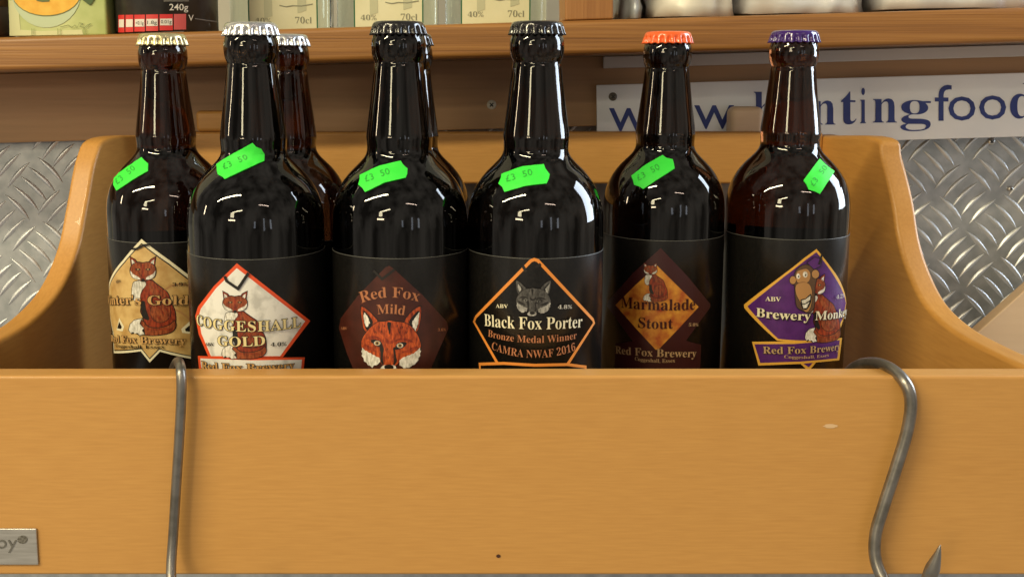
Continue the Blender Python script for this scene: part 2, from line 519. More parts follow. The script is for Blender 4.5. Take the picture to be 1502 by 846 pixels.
box('floor_board', Bl.x + .0005, Br.x - .0005, YF1 + .0005, YR + .014, tz0 + .002, FLOOR, BIRCH, tr)
rt = P(0, 194, YR).z
p0 = P(286, 163, YR); p1 = P(330, 196, YR)
box('hanger_block', p0.x, p1.x, YR + .0006, YR + .0144, rt + .0001, p0.z, BIRCH, tr, bev=.003)
p0 = P(1073, 157, YR + .0155); p1 = P(1121, 196, YR + .0155)
box('hanger_block', p0.x, p1.x, YR + .0155, YR + .034, P(0, 235, YR).z, p0.z, PALE, tr, bev=.005)
# engraved metal plate at the lower left
yp = YF0 - .0012
q0 = P(-48, 775, yp); q1 = P(56, 828, yp)
npl = box('name_plate', q0.x, q1.x, yp, YF0 - .0001, q1.z, q0.z, PLATE, tr, bev=.0004)
def flat_px(name, vs, fs, Y, m, parent):
    return mesh_world(name, [P(x, y, Y) for x, y in vs], fs, m, parent)
for ch, a, b in (('o', -5, 9.5), ('y', 11, 25)):
    vs, fs = text_fit(ch, .0)
    lt = flat_px('lettering', [(a + x * (b - a), 804 - y * 19) for x, y in vs], fs, yp - .0003, mat('engraved_grey', (.16, .155, .14), .5, .3), tr)
    lt.parent = npl
el = [(33 + 7.5 * math.cos(t * .3) * (1 + .12 * math.sin(3 * t)), 791 + 6 * math.sin(t * .3)) for t in range(21)]
st = flat_px('scratch_mark', el, poly_faces(el), yp - .0002, noisy('scuffed_grey', (.12, .11, .09), (.30, .29, .26), 900, .5, .6), tr); st.parent = npl
el = [(1218 + 10 * math.cos(t * .3) * (1 + .2 * math.sin(2 * t)), 624.5 + 3.2 * math.sin(t * .3)) for t in range(21)]
flat_px('chip_mark', el, poly_faces(el), YF0 - .0003, mat('bare_wood_chip', (.70, .48, .27), .7), tr)
el = [(731 + 3.2 * math.cos(t * .4), 815 + 2.6 * math.sin(t * .4)) for t in range(16)]
flat_px('nail_hole', el, poly_faces(el), YF0 - .0003, mat('dark_hole', (.06, .02, .01), .8), tr)

# ================================================================ HOOKS
def hook(label, pts, rad, tip):
    pw = [P(*p) for p in pts]
    pw = spline(pw, 8)
    n = len(pw)
    rs = [rad] * n
    if tip:
        for i in range(n):
            s = (n - 1 - i) / 8.0
            if s < 2.6: rs[i] = rad * min(1.12, .06 + s / 1.7)
    else:
        rs[0] = rad * .7
    h = empty('steel_hook', pw[len(pw) // 2], label, 'hook', 'steel hooks over the front of the tray')
    tube('hook_rod', pw, rs, STEEL, h, 18)
    return h
hook('straight hanging steel hook seen edge on, left one over the tray front',
     [(248, 640, .545), (250, 575, .541), (254, 545, .535), (259, 532, .524), (263, 532, .510), (265.5, 546, .500), (266, 580, .4985), (263, 640, .4985), (258, 720, .4985), (254, 785, .498), (251, 835, .494), (254, 880, .484), (262, 905, .468), (268, 890, .452), (268, 860, .446)], .0024, False)
hook('curved steel s-hook with a pointed tip, right one over the tray front',
     [(1225, 590, .560), (1238, 556, .552), (1256, 537, .540), (1282, 532, .527), (1306, 540, .512), (1327, 560, .501), (1336, 588, .4985), (1331, 630, .4985), (1313, 690, .4985), (1295, 745, .4985), (1284, 785, .498), (1285, 822, .496), (1302, 858, .490), (1330, 878, .480), (1354, 868, .470), (1366, 838, .466), (1374, 816, .464), (1379, 799, .463)], .0029, True)

# ================================================================ BEER BOTTLES
PROF = [(3.2, 12.3), (5.5, 12.6), (7.4, 13.1), (9.5, 13.7), (12.5, 13.9), (15.5, 13.7), (18, 13.2), (19.4, 12.6), (20.4, 12.35), (21.6, 12.5), (23, 12.75),
        (30, 13.5), (38, 14.5), (46, 15.6), (52, 16.4), (56.5, 16.95), (58.5, 17.1), (60.5, 16.95), (64.5, 16.75), (67, 17.3), (69.3, 18.7), (72, 21.2), (75, 24.3), (78, 27.0),
        (81.5, 29.6), (85.5, 31.8), (89.5, 33.3), (94, 34.4), (99, 35.0), (104, 35.2), (115.4, 35.2)]
RB = .0352
def cap_mesh(name, m):
    seg = 21 * 12; rings = [(.2, 0.05), (6, .0), (10.2, -.06), (11.6, -.25), (12.5, -.75), (13.05, -1.5), (13.4, -2.4), (13.65, -3.2), (13.9, -4.1), (14.2, -5.1), (14.6, -6.2), (14.95, -7.0), (14.4, -7.1), (13.3, -6.4)]
    vs = []; fs = []
    for i, (r, z) in enumerate(rings):
        amp = max(0, min(1, (-z - 2.3) / 1.9))
        for k in range(seg):
            a = 2 * math.pi * k / seg
            cc = math.cos(21 * a)
            rr = r - amp * 1.7 * max(0, .5 - .5 * cc - .18) ** 1.1
            zz = z + (.5 * (.5 - .5 * cc) if z < -6 else 0)
            vs.append((rr * math.sin(a) / 1000, -rr * math.cos(a) / 1000, zz / 1000))
    for i in range(len(rings) - 1):
        for k in range(seg):
            k2 = (k + 1) % seg
            fs.append((i * seg + k, (i + 1) * seg + k, (i + 1) * seg + k2, i * seg + k2))
    fs.append(tuple(range(seg)))
    me = bpy.data.meshes.new(name); me.from_pydata(vs, [], fs); me.materials.append(m)
    bm = bmesh.new(); bm.from_mesh(me); bmesh.ops.recalc_face_normals(bm, faces=bm.faces); bm.to_mesh(me); bm.free()
    me.polygons.foreach_set('use_smooth', [True] * len(me.polygons))
    return me
EDGE = mat('label_paper_edge', (.10, .10, .09), .5)
BOT = {}
def bottle(key, px, Y, captop_py, gm, capm, label):
    X = P(px, 340, Y).x
    top = P(px, captop_py, Y).z
    H = top - FLOOR
    b = empty('beer_bottle', (X, Y, FLOOR), label, 'bottle', 'brown beer bottles standing in the tray')
    prof = [(r / 1000, H - h / 1000) for h, r in PROF] + [(.0352, H - .13), (.0352, H - .15), (.0352, H - .18), (.0352, H - .21), (.0352, .022), (.0352, .016), (.0350, .010), (.0343, .005), (.032, .0015), (.028, .0003)]
    pr = spline([Vector((r, z, 0)) for r, z in prof], 3)
    pr = [Vector((min(v.x, .0352), v.y, 0)) for v in pr]
    g = lathe('glass_body', [(v.x, v.y) for v in pr], gm, b)
    c = link('crown_cap', cap_mesh('crown_cap', capm), b, (0, 0, H + .0002))
    c.rotation_euler = (0, 0, random.random() * 6)
    lz1 = H - .1155; lz0 = .022
    # wrap label: a paper sleeve with a fold seam behind
    seg = 120; r = RB + .00018; vs = []; fs = []; mi = []
    a0, a1 = R(-176), R(176)
    levels = [(RB + .00002, lz1), (r, lz1), (r, lz1 - .00024), (r, lz0), (RB + .00002, lz0)]
    for rr, z in levels:
        for k in range(seg + 1):
            a = a0 + (a1 - a0) * k / seg
            vs.append(Vector((X + rr * math.sin(a), Y - rr * math.cos(a), FLOOR + z)))
    for i in range(len(levels) - 1):
        for k in range(seg):
            q = i * (seg + 1) + k
            fs.append((q, q + 1, q + seg + 2, q + seg + 1)); mi.append(1 if i < 2 else 0)
    lab = mesh_world('label', vs, fs, [LABEL, EDGE], b, mi, smooth=True)
    BOT[key] = dict(o=b, X=X, Y=Y, H=H, glass=g, label=lab)
    return b
YN, YK = .562, .6345
def capmat(n, c, metal, rough): return mat(n, c, rough, metal)
C_SIL = noisy('silver_cap', (.62, .63, .65), (.75, .76, .78), 300, .26, .9)
C_BLK = mat('black_cap', (.006, .006, .007), .22, 0, coat=.5)
C_GLD = noisy('pale_gold_cap', (.62, .55, .30), (.74, .66, .40), 300, .28, .85)
C_ORG = mat('orange_cap', (.90, .13, .02), .30, 0, coat=.4)
C_PUR = mat('purple_cap', (.038, .008, .15), .20, 0, coat=.6)
bottle(1, 249, YK, 50, G_BROWN, C_GLD, "beer bottle with pale gold cap and tan seated fox label, leftmost in the tray")
bottle(2, 376, YN, 33.5, G_BLACK, C_SIL, "beer bottle with silver cap and white diamond label edged in red")
bottle(22, 424, YK, 51, G_BROWN, C_SIL, "silver capped beer bottle half hidden behind the white labelled one")
bottle(3, 587, YN, 32, G_BLACK, C_BLK, "beer bottle with black cap and dark red label showing a large fox face")
bottle(33, 601, YK, 50, G_BLACK, C_BLK, "beer bottle almost hidden behind the fox face bottle, only its right edge showing")
bottle(4, 785, YN, 32, G_BLACK, C_BLK, "black capped beer bottle with orange outlined black porter label and grey fox head")
bottle(5, 972, YK, 47, G_BLACK, C_ORG, "beer bottle with orange cap and orange marmalade diamond label")
bottle(6, 1153, YK, 45.5, G_BROWN, C_PUR, "beer bottle with purple cap and purple monkey label, rightmost in the tray")

# ---- artwork on the wrap labels, laid out in label coordinates (arc length, height)
class Art:
    def __init__(s, key, ox=0, oy=0, sc=1.0):
        s.b = BOT[key]; s.ox, s.oy, s.sc = ox, oy, sc; s.groups = {}
    def px(s, x, y): return (s.ox + x / s.sc, s.oy + y / s.sc)
    def uv(s, p):
        X, Y = s.b['X'], s.b['Y']
        if len(p) == 3 and p[2] == 'a':             # (angle in degrees, picture row)
            a = R(p[0]); yy = Y - RB * math.cos(a)
            _, py = s.px(0, p[1])
            return (RB * a, P(PX0, py, yy).z)
        px, py = s.px(p[0], p[1])
        d = ray(px, py); A = d.x ** 2 + d.y ** 2; B = -2 * (d.x * X + d.y * Y); C = X * X + Y * Y - RB * RB
        D = max(0, B * B - 4 * A * C); t = (-B - math.sqrt(D)) / (2 * A)
        q = ORG + d * t
        return (RB * math.atan2(q.x - X, -(q.y - Y)), q.z)
    def add(s, grp, vs, fs, m, layer):
        vs, fs = slice2d(vs, fs, .0016)
        s.groups.setdefault(grp, []).append((vs, fs, m, layer))
    def poly(s, grp, pts, m, layer, smooth=0, grow=0, outline=None, ow=0):
        if smooth: pts = [tuple(v[:2]) for v in spline([Vector((p[0], p[1], 0)) for p in pts], smooth, True)]
        if grow: pts = offs(pts, grow)
        if outline: s.poly(grp, offs(pts, ow), outline, layer - 1)
        if any(len(p) == 3 for p in pts):
            uvp = [s.uv(p) for p in pts]; uvp = densify(uvp, .0012)
        else:
            uvp = [s.uv(p) for p in densify(pts, 5 * s.sc)]
        s.add(grp, uvp, poly_faces(uvp), m, layer)
    def stroke(s, grp, pts, wd, m, layer, closed=False):
        """line of constant width along picture points"""
        q = [s.uv(p) for p in (densify(pts, 5 * s.sc, closed) if not any(len(p) == 3 for p in pts) else pts)]
        if any(len(p) == 3 for p in pts): q = densify(q, .001, closed)
        h = wd / s.sc / FPX * s.b['Y'] / 2
        n = len(q); vs = []; fs = []
        for i in range(n):
            a = Vector(q[i - 1] if (i or closed) else q[i]); c = Vector(q[(i + 1) % n] if (i < n - 1 or closed) else q[i]); b = Vector(q[i])
            e1 = (b - a); e2 = (c - b)
            if e1.length < 1e-9: e1 = e2
            if e2.length < 1e-9: e2 = e1
            if e1.length < 1e-9: e1 = e2 = Vector((1, 0))
            e1 = e1.normalized(); e2 = e2.normalized()
            n1 = Vector((-e1.y, e1.x)); n2 = Vector((-e2.y, e2.x)); mm = n1 + n2
            mm = mm / max(mm.length_squared / 2, .35) if mm.length > .1 else n1
            vs += [tuple(b + mm * h), tuple(b - mm * h)]
        for i in range(n if closed else n - 1):
            j = (i + 1) % n; fs.append((2 * i, 2 * i + 1, 2 * j + 1, 2 * j))
        s.add(grp, vs, fs, m, layer)
    def text(s, st, p0, pm, p1, cap, m, layer, serif=True, offset=0, outline=None, oo=.03, space=1.0, shift=(0, 0)):
        a, b = s.uv(p0), s.uv(p1); c = s.uv(pm) if pm else None
        ch = cap / s.sc / FPX * s.b['Y'] * 1.0
        def lay(off, mt, ly, dx=0, dz=0):
            vs, fs = text_fit(bold(st) if serif else st, off, space)
            W = b[0] - a[0]
            if c:
                tc = (c[0] - a[0]) / W; lin = a[1] + (b[1] - a[1]) * tc; kq = (c[1] - lin) / (tc * (1 - tc))
            else: kq = 0
            out = []
            for x, y in vs:
                sl = (b[1] - a[1]) / W + kq * (1 - 2 * x) / W
                zz = a[1] + (b[1] - a[1]) * x + kq * x * (1 - x)
                out.append((a[0] + W * x - sl * y * ch * .75 + dx, zz + y * ch + dz))
            s.add('lettering', out, fs, mt, ly)
        if outline: lay(offset + oo, outline, layer - 1, shift[0], shift[1])
        lay(offset, m, layer)
    def build(s):
        X, Y = s.b['X'], s.b['Y']
        for grp, items in s.groups.items():
            V = []; F = []; MI = []; ms = []
            for vs, fs, m, layer in items:
                if m not in ms: ms.append(m)
                r = RB + .00026 + .000055 * layer; o = len(V)
                for u, z in vs:
                    a = u / RB; V.append((X + r * math.sin(a), Y - r * math.cos(a), z))
                for f in fs: F.append(tuple(i + o for i in f)); MI.append(ms.index(m))
            mesh_world(grp, V, F, ms, s.b['label'], MI)

def tufts(pts, n, amp, seed=1):
    """break an outline into jagged tufts"""
    rnd = random.Random(seed); d = densify(pts, n); out = []
    c = (sum(p[0] for p in d) / len(d), sum(p[1] for p in d) / len(d))
    for i, p in enumerate(d):
        k = 1 + (amp if i % 2 else -amp * .6) * rnd.uniform(.5, 1)
        out.append((c[0] + (p[0] - c[0]) * k, c[1] + (p[1] - c[1]) * k))
    return out
def ell(cx, cy, rx, ry, n=18): return [(cx + rx * math.cos(2 * math.pi * i / n), cy + ry * math.sin(2 * math.pi * i / n)) for i in range(n)]

def fox_face(A, box_, pal, L0):
    """large front-facing fox head; design space x 203..553, y 400..775"""
    x0, y0, x1, y1 = box_; fu, fd, wh, eye = pal
    def T(pts): return [(x0 + (x - 203) / 350 * (x1 - x0), y0 + (y - 400) / 375 * (y1 - y0)) for x, y in pts]
    k = (x1 - x0) / 350; g = 'fox_picture'
    def pp(pts, m, l, sm=3, ol=None, ow=5): A.poly(g, T(pts), m, L0 + l, sm, 0, ol, ow * k)
    pp([(203, 400), (245, 425), (280, 462), (300, 492), (262, 525), (235, 552), (214, 520), (205, 460)], fu, 1, 2, K, 5)
    pp([(552, 400), (508, 422), (474, 458), (456, 492), (492, 522), (524, 552), (543, 512), (551, 460)], fu, 1, 2, K, 5)
    pp([(216, 425), (250, 455), (272, 492), (258, 520), (238, 540), (222, 505)], K, 2)
    pp([(541, 425), (506, 455), (482, 492), (498, 520), (520, 540), (535, 505)], K, 2)
    A.poly(g, tufts(T([(221, 432), (243, 462), (254, 495), (238, 524), (226, 505), (218, 465)]), 9 * k, .12, 3), wh, L0 + 3)
    A.poly(g, tufts(T([(544, 430), (520, 462), (500, 492), (505, 520), (520, 542), (536, 500)]), 9 * k, .12, 4), wh, L0 + 3)
    pp([(262, 520), (300, 492), (345, 488), (368, 482), (400, 488), (455, 495), (495, 518), (528, 560), (545, 600), (551, 640), (525, 668), (470, 692), (430, 722), (404, 748), (366, 756), (332, 745), (300, 715), (250, 692), (212, 655), (206, 605), (228, 560)], fu, 4, 3, K, 4)
    for fx, fy, fa in ((300, 520, .3), (330, 515, .15), (405, 515, -.15), (435, 522, -.3), (280, 550, .5), (460, 552, -.5), (315, 548, .2), (420, 550, -.2), (250, 610, 1.2), (505, 640, -1.2), (262, 640, 1.1), (490, 668, -1.0), (350, 650, 0), (383, 650, 0), (352, 700, 0), (380, 700, 0)):
        dx, dy = math.sin(fa) * 16, math.cos(fa) * 16
        pp([(fx - dx, fy - dy), (fx + 4, fy), (fx + dx, fy + dy), (fx - 4, fy)], fd if fd is not K else fu, 5, 0)
        pp([(fx - dx + 9, fy - dy * .7), (fx + 12, fy), (fx + dx + 9, fy + dy * .7), (fx + 6.5, fy)], K, 4.6, 0)
    # darker fur patches
    pp([(356, 495), (378, 495), (374, 530), (370, 565), (363, 540)], K, 5)
    pp([(345, 580), (362, 600), (385, 600), (395, 578), (402, 600), (380, 618), (350, 615)], fd, 5)
    pp([(232, 590), (262, 572), (300, 576), (330, 600), (300, 590), (262, 592)], fd, 5)
    pp([(398, 605), (430, 585), (480, 590), (510, 612), (470, 602), (430, 600)], fd, 5)
    pp([(322, 625), (336, 650), (330, 700), (336, 742), (318, 726), (318, 680), (312, 645)], K, 5)
    pp([(400, 640), (406, 690), (412, 722), (392, 745), (396, 700), (390, 650)], K, 5)
    pp([(225, 620), (262, 640), (300, 668), (262, 662), (230, 650)], fd, 5)
    pp([(440, 668), (480, 652), (525, 632), (520, 652), (480, 672)], fd, 5)
    for ex, ey, r in ((298, 614, -8), (430, 628, 6)):
        pp([(ex - 38, ey - 16), (ex - 10, ey - 20), (ex + 22, ey - 6), (ex + 32, ey + 24), (ex + 6, ey + 22), (ex - 20, ey + 8)] if r < 0 else
           [(ex - 30, ey + 24), (ex - 20, ey - 6), (ex + 8, ey - 20), (ex + 40, ey - 14), (ex + 22, ey + 10), (ex - 4, ey + 22)], K, 6)
        pp(ell(ex, ey + 1, 19, 14, 14), wh, 7, 0); pp(ell(ex, ey + 1, 14, 12, 14), eye, 8, 0); pp(ell(ex, ey + 1, 6, 8, 10), K, 9, 0)
    A.poly(g, tufts(T([(208, 640), (228, 658), (270, 682), (316, 706), (308, 738), (292, 742), (268, 756), (245, 742), (225, 720), (210, 690)]), 12 * k, .11, 5), wh, L0 + 6)
    A.poly(g, tufts(T([(550, 640), (510, 676), (440, 704), (424, 730), (440, 756), (470, 762), (500, 750), (528, 728), (545, 690)]), 12 * k, .11, 6), wh, L0 + 6)
    pp([(316, 772), (330, 748), (366, 744), (402, 748), (408, 772), (390, 790), (340, 790)], wh, 6)
    pp([(340, 750), (365, 740), (392, 750), (386, 768), (366, 776), (346, 768)], K, 8)

def fox_sit(A, box_, L0, dim=False):
    """seated fox, tail curled in front; design space x 185..432, y 172..590"""
    x0, y0, x1, y1 = box_; g = 'fox_picture'
    kx = (x1 - x0) / 247; ky = (y1 - y0) / 418; k = (kx + ky) / 2
    def T(pts): return [(x0 + (x - 185) * kx, y0 + (y - 172) * ky) for x, y in pts]
    def pp(pts, m, l, sm=3, ol=None, ow=5): A.poly(g, T(pts), m, L0 + l, sm, 0, ol, ow * k)
    pp([(250, 298), (300, 296), (322, 312), (352, 335), (386, 362), (402, 396), (414, 430), (428, 465), (432, 512), (426, 548), (400, 572), (340, 584), (280, 580), (266, 555), (262, 500), (248, 465), (252, 430), (240, 400), (250, 350), (270, 325)], FURD, 1, 3, K, 5)
    pp([(214, 305), (262, 300), (274, 322), (254, 350), (244, 378), (243, 402), (226, 412), (206, 396), (200, 360), (204, 325)], FURW, 2, 3, K, 3)
    pp([(300, 300), (330, 325), (370, 355), (392, 395), (360, 400), (320, 380), (290, 340)], FUR2, 2)
    pp(ell(352, 468, 54, 56, 20), FUR2, 3, 0, K, 3)
    for fx, fy in ((320, 330), (345, 360), (375, 395), (392, 430), (405, 500), (340, 440), (365, 470), (345, 500), (385, 455)):
        pp([(fx - 14, fy - 16), (fx + 5, fy - 3), (fx + 14, fy + 16), (fx - 5, fy + 3)], FURD, 3.4, 0)
    for fx in (290, 320, 350, 380, 405): pp([(fx - 16, 560), (fx, 556), (fx + 18, 562), (fx, 566)], FURD, 4.5, 0)
    pp([(246, 415), (268, 410), (276, 455), (292, 500), (286, 512), (262, 500), (250, 462)], K, 3)
    pp([(252, 395), (300, 400), (296, 450), (278, 470), (262, 440)], FURD, 2)
    pp([(250, 512), (288, 548), (342, 554), (400, 538), (426, 516), (432, 548), (404, 578), (330, 592), (262, 588), (240, 560)], FUR2, 4, 3, K, 4)
    A.poly(g, offs(T([(185, 565), (192, 534), (214, 512), (254, 502), (242, 530), (264, 556), (268, 586), (242, 592), (216, 578), (200, 584)]), 3 * k), K, L0 + 5)
    A.poly(g, T([(185, 565), (192, 534), (214, 512), (254, 502), (242, 530), (264, 556), (254, 566), (268, 586), (242, 592), (230, 580), (216, 584), (208, 574), (196, 582)]), FURW, L0 + 6)
    for sgn in (0, 1):
        f = (lambda p: p) if not sgn else (lambda p: [(517 - x, y) for x, y in p])
        pp(f([(192, 172), (216, 186), (230, 206), (212, 228), (198, 218)]), FURD, 3, 0, K, 4)
        pp(f([(198, 184), (212, 194), (218, 208), (208, 218), (201, 210)]), FURW, 4, 0)
    pp([(200, 218), (230, 200), (258, 204), (287, 200), (318, 218), (326, 246), (318, 278), (288, 290), (260, 302), (232, 290), (204, 278), (192, 248)], FUR2, 5, 3, K, 4)
    pp([(250, 215), (268, 215), (264, 250), (272, 290), (260, 296), (248, 290), (254, 250)], FURD, 6)
    pp([(194, 244), (206, 262), (238, 280), (246, 292), (222, 290), (198, 272)], FURW, 7, 2)
    pp([(325, 244), (314, 262), (282, 278), (276, 292), (300, 290), (322, 272)], FURW, 7, 2)
    for ex in (234, 286): pp(ell(ex, 238, 13, 6, 10), K, 7, 0); pp(ell(ex, 238, 6, 4, 8), EYE, 8, 0)
    pp(ell(260, 294, 10, 7, 10), K, 8, 0)

def tick(A, pts, wd, layer): A.stroke('tick_mark', pts, wd, K, layer)

# bottle 4 ---------------------------------------------------------------
A = Art(4, 680, 350, 4.03)
dia = [(204, 738), (64, 490), (75, 462), (398, 130), (418, 122), (440, 130), (762, 478), (768, 498), (612, 742)]
A.stroke('label_border', dia, 18, ORANGE_L, 1)
A.stroke('label_border', [(110, 900), (98, 740), (240, 735), (420, 746), (612, 742), (718, 756), (716, 900)], 17, ORANGE_L, 2)
tick(A, [(350, 160), (372, 195)], 17, 3); tick(A, [(425, 168), (456, 150)], 17, 3)
fox_face(A, (313, 248, 513, 446), (FURG, K, FURGW, FURG), 2)
A.text('ABV', (197, 405), None, (268, 408), 22, CREAM, 14)
A.text('4.8%', (553, 412), None, (634, 410), 22, SILV_T, 14)
A.text('Black Fox Porter', (133, 512), (410, 532), (692, 520), 72, CREAM, 15, offset=-.004)
A.text('Bronze Medal Winner', (152, 574), (405, 612), (662, 586), 42, COPPER, 14, offset=-.004)
A.text('CAMRA NWAF 2016', (172, 648), (400, 700), (655, 655), 46, COPPER, 14, offset=-.006)
A.text('Red Fox Brewery', (180, 800), (410, 812), (650, 800), 34, YEL, 14)
A.build()
# bottle 3 ---------------------------------------------------------------
A = Art(3, 480, 350, 4.03)
A.poly('label_field', [(345, 168), (368, 160), (392, 176), (560, 330), (705, 490), (714, 530), (640, 700), (600, 790), (165, 790), (120, 680), (72, 530), (82, 470), (180, 340)], MAROON, 0, 0)
tick(A, [(275, 188), (325, 238), (400, 180)], 14, 2)
A.text('Red Fox', (205, 380), (370, 346), (538, 372), 62, COPPER, 3, offset=-.004)
A.text('Mild', (300, 446), (378, 442), (456, 452), 56, COPPER, 3, offset=-.004)
A.text('ABV', (85, 535), None, (122, 538), 16, COPPER, 3)
A.text('3.6%', (650, 545), None, (698, 543), 16, COPPER, 3)
fox_face(A, (203, 400, 553, 775), (FUR, FURD, FURW, EYE), 1)
A.text('Red Fox Brewery', (190, 840), (375, 850), (570, 840), 34, COPPER, 3)
A.build()
# bottle 2 ---------------------------------------------------------------
A = Art(2, 140, 330, 3.68)
d2 = [(764, 206), (1158, 516), (1010, 712), (612, 712), (541, 490), (556, 440)]
A.poly('label_field', [(764, 206), (1158, 516), (1010, 712), (612, 712), (560, 590), (541, 490), (556, 440), (640, 330)], RED_L, 0)
A.poly('label_field', [(764, 232), (1130, 518), (996, 706), (626, 706), (575, 585), (560, 492), (572, 450), (652, 342)], WHITE_L, 1)
A.poly('label_field', [(556, 704), (840, 716), (1128, 712), (1112, 860), (570, 860)], RED_L, 2)
A.poly('label_field', [(570, 718), (840, 728), (1112, 725), (1100, 850), (584, 850)], WHITE_L, 3)
fox_sit(A, (685, 358, 920, 718), 3)
tick(A, [(702, 274), (712, 300), (772, 342), (828, 256)], 15, 13)
A.text('COGGESHALL', (556, 533), (830, 572), (1102, 546), 56, GOLDT, 14, outline=K, oo=.036, space=1.05)
A.text('GOLD', (666, 645), (790, 652), (916, 645), 52, GOLDT, 14, outline=K, oo=.034)
A.text('ABV', (600, 648), None, (648, 650), 17, K, 13)
A.text('4.0%', (944, 652), None, (1028, 648), 20, K, 13)
A.text('Red Fox Brewery', (583, 772), (820, 786), (1068, 772), 42, TANL, 14, outline=K, oo=.04)
A.build()
# bottle 1 ---------------------------------------------------------------
A = Art(1, 140, 330, 3.68)
f1 = [(-12, 385), (-30, 140), (-27, 75)]
out = [(250, 75), (400, 190), (522, 285), (40, 345, 'a'), (62, 430, 'a'), (48, 500, 'a'), (34, 560, 'a'), (34, 725, 'a'), (350, 682), (294, 740), (246, 680), (-58, 690, 'a'), (-58, 575, 'a'), (-72, 480, 'a'), (-84, 420, 'a'), (-66, 320, 'a'), (150, 190)]
A.poly('label_field', out, CREAM, 0)
inn = [(250, 104), (395, 214), (520, 312), (38, 370, 'a'), (56, 430, 'a'), (42, 500, 'a'), (31, 560, 'a'), (31, 704, 'a'), (344, 664), (294, 716), (252, 662), (-55, 672, 'a'), (-55, 575, 'a'), (-68, 480, 'a'), (-78, 420, 'a'), (-62, 335, 'a'), (160, 205)]
A.poly('label_field', inn, GOLD_F, 2)
inn2 = [(250, 97), (398, 208), (522, 305), (39, 362, 'a'), (58, 430, 'a'), (44, 500, 'a'), (32, 560, 'a'), (32, 710, 'a'), (346, 669), (294, 723), (250, 668), (-56, 678, 'a'), (-56, 575, 'a'), (-69, 480, 'a'), (-80, 420, 'a'), (-63, 330, 'a'), (157, 200)]
A.poly('label_field', inn2, K, 1)
A.poly('label_field', [(540, 490), (462, 560), (468, 580), (560, 592)], CREAM, 3)
A.poly('label_field', [(548, 508), (482, 560), (486, 572), (560, 578)], K, 4)
A.poly('label_field', [(132, 500), (158, 548), (150, 572), (118, 566)], CREAM, 3)
A.poly('label_field', [(132, 520), (146, 548), (142, 560), (122, 556)], K, 4)
A.stroke('label_field', [(375, 350), (410, 325), (460, 318), (520, 330)], 10, TAN, 3)
A.stroke('label_field', [(420, 450), (460, 470), (500, 500), (530, 540)], 10, TAN, 3)
fox_sit(A, (185, 172, 432, 590), 3)
tick(A, [(200, 126), (225, 128), (262, 108), (290, 104)], 11, 14)
A.text("Winter's Gold", (-75, 432, 'a'), (-18, 428, 'a'), (29, 428, 'a'), 50, TANL, 15, outline=K, oo=.035)
A.text('3.9%', (415, 330), None, (500, 326), 20, K, 14)
A.text('ABV', (118, 312), None, (146, 308), 16, K, 14)
A.text('Red Fox Brewery', (-60, 628, 'a'), (-14, 636, 'a'), (25, 640, 'a'), 38, TANL, 15, outline=K, oo=.035)
A.text('Coggeshall, Essex', (-48, 656, 'a'), (-20, 662, 'a'), (7, 662, 'a'), 18, K, 15)
A.build()
# bottle 5 ---------------------------------------------------------------
A = Art(5, 870, 350, 4.03)
A.poly('label_field', [(400, 55), (560, 225), (690, 385), (690, 405), (548, 602), (636, 626), (630, 800), (130, 800), (132, 620), (235, 605), (85, 400), (88, 370), (240, 200)], MAROON2, 0)
A.poly('label_field', [(378, 158), (500, 280), (622, 402), (500, 535), (385, 655), (370, 655), (250, 525), (134, 392), (250, 275)], MARM, 1)
fox_sit(A, (298, 142, 438, 370), 2)
A.text('Marmalade', (172, 405), (385, 420), (597, 416), 66, DKRED, 13)
A.text('Stout', (270, 522), (370, 530), (470, 528), 62, DKRED, 13)
A.text('5.0%', (560, 515), None, (616, 514), 18, BEIGE, 13)
A.text('Red Fox Brewery', (140, 676), (370, 694), (603, 696), 46, BEIGE, 13, offset=-.002)
A.text('Coggeshall, Essex', (250, 716), (365, 728), (482, 727), 22, BEIGE, 13)
A.build()
# bottle 6 ---------------------------------------------------------------
A = Art(6, 1050, 340, 3.845)
A.poly('label_field', [(566, 96), (640, 190), (690, 262), (66, 400, 'a'), (60, 460, 'a'), (668, 612), (345, 612), (162, 428), (160, 410), (380, 240), (500, 145)], YEL, 0)
A.poly('label_field', [(565, 114), (632, 200), (676, 268), (62, 400, 'a'), (56, 460, 'a'), (654, 602), (352, 602), (180, 420), (385, 252), (505, 158)], PURPLE, 1)
A.poly('label_field', [(470, 700), (562, 700), (566, 730), (528, 778), (512, 776), (470, 736)], YEL, 2)
A.poly('label_field', [(484, 700), (548, 700), (550, 730), (522, 762), (486, 736)], PURPLE, 3)
A.poly('label_field', [(206, 618), (440, 616), (707, 596), (692, 722), (480, 742), (242, 752)], YEL, 4)
A.poly('label_field', [(220, 632), (440, 630), (694, 609), (680, 711), (480, 729), (252, 737)], PURPLE, 5)
fox_sit(A, (500, 238, 694, 618), 5)
g = 'monkey_picture'
A.poly(g, [(440, 252), (458, 208), (500, 184), (542, 200), (562, 250), (552, 310), (548, 420), (522, 452), (490, 442), (456, 420), (448, 370), (444, 310)], TAND, 15, 3, 0, K, 4)
A.poly(g, ell(433, 270, 17, 22), TAN, 16, 0, 0, K, 3)
A.poly(g, ell(556, 236, 20, 24), TAN, 16, 0, 0, K, 3)
A.poly(g, [(450, 262), (455, 225), (480, 212), (510, 208), (528, 235), (520, 275), (490, 290), (462, 285)], TAN, 16, 3)
A.poly(g, [(450, 300), (480, 283), (518, 290), (536, 330), (534, 400), (515, 446), (492, 440), (474, 395), (450, 345)], TAN, 17, 3, 0, K, 2)
A.poly(g, ell(462, 248, 11, 15), FURW, 17); A.poly(g, ell(500, 238, 13, 17), FURW, 17)
A.poly(g, ell(464, 250, 4, 5), K, 18); A.poly(g, ell(502, 242, 4, 5), K, 18)
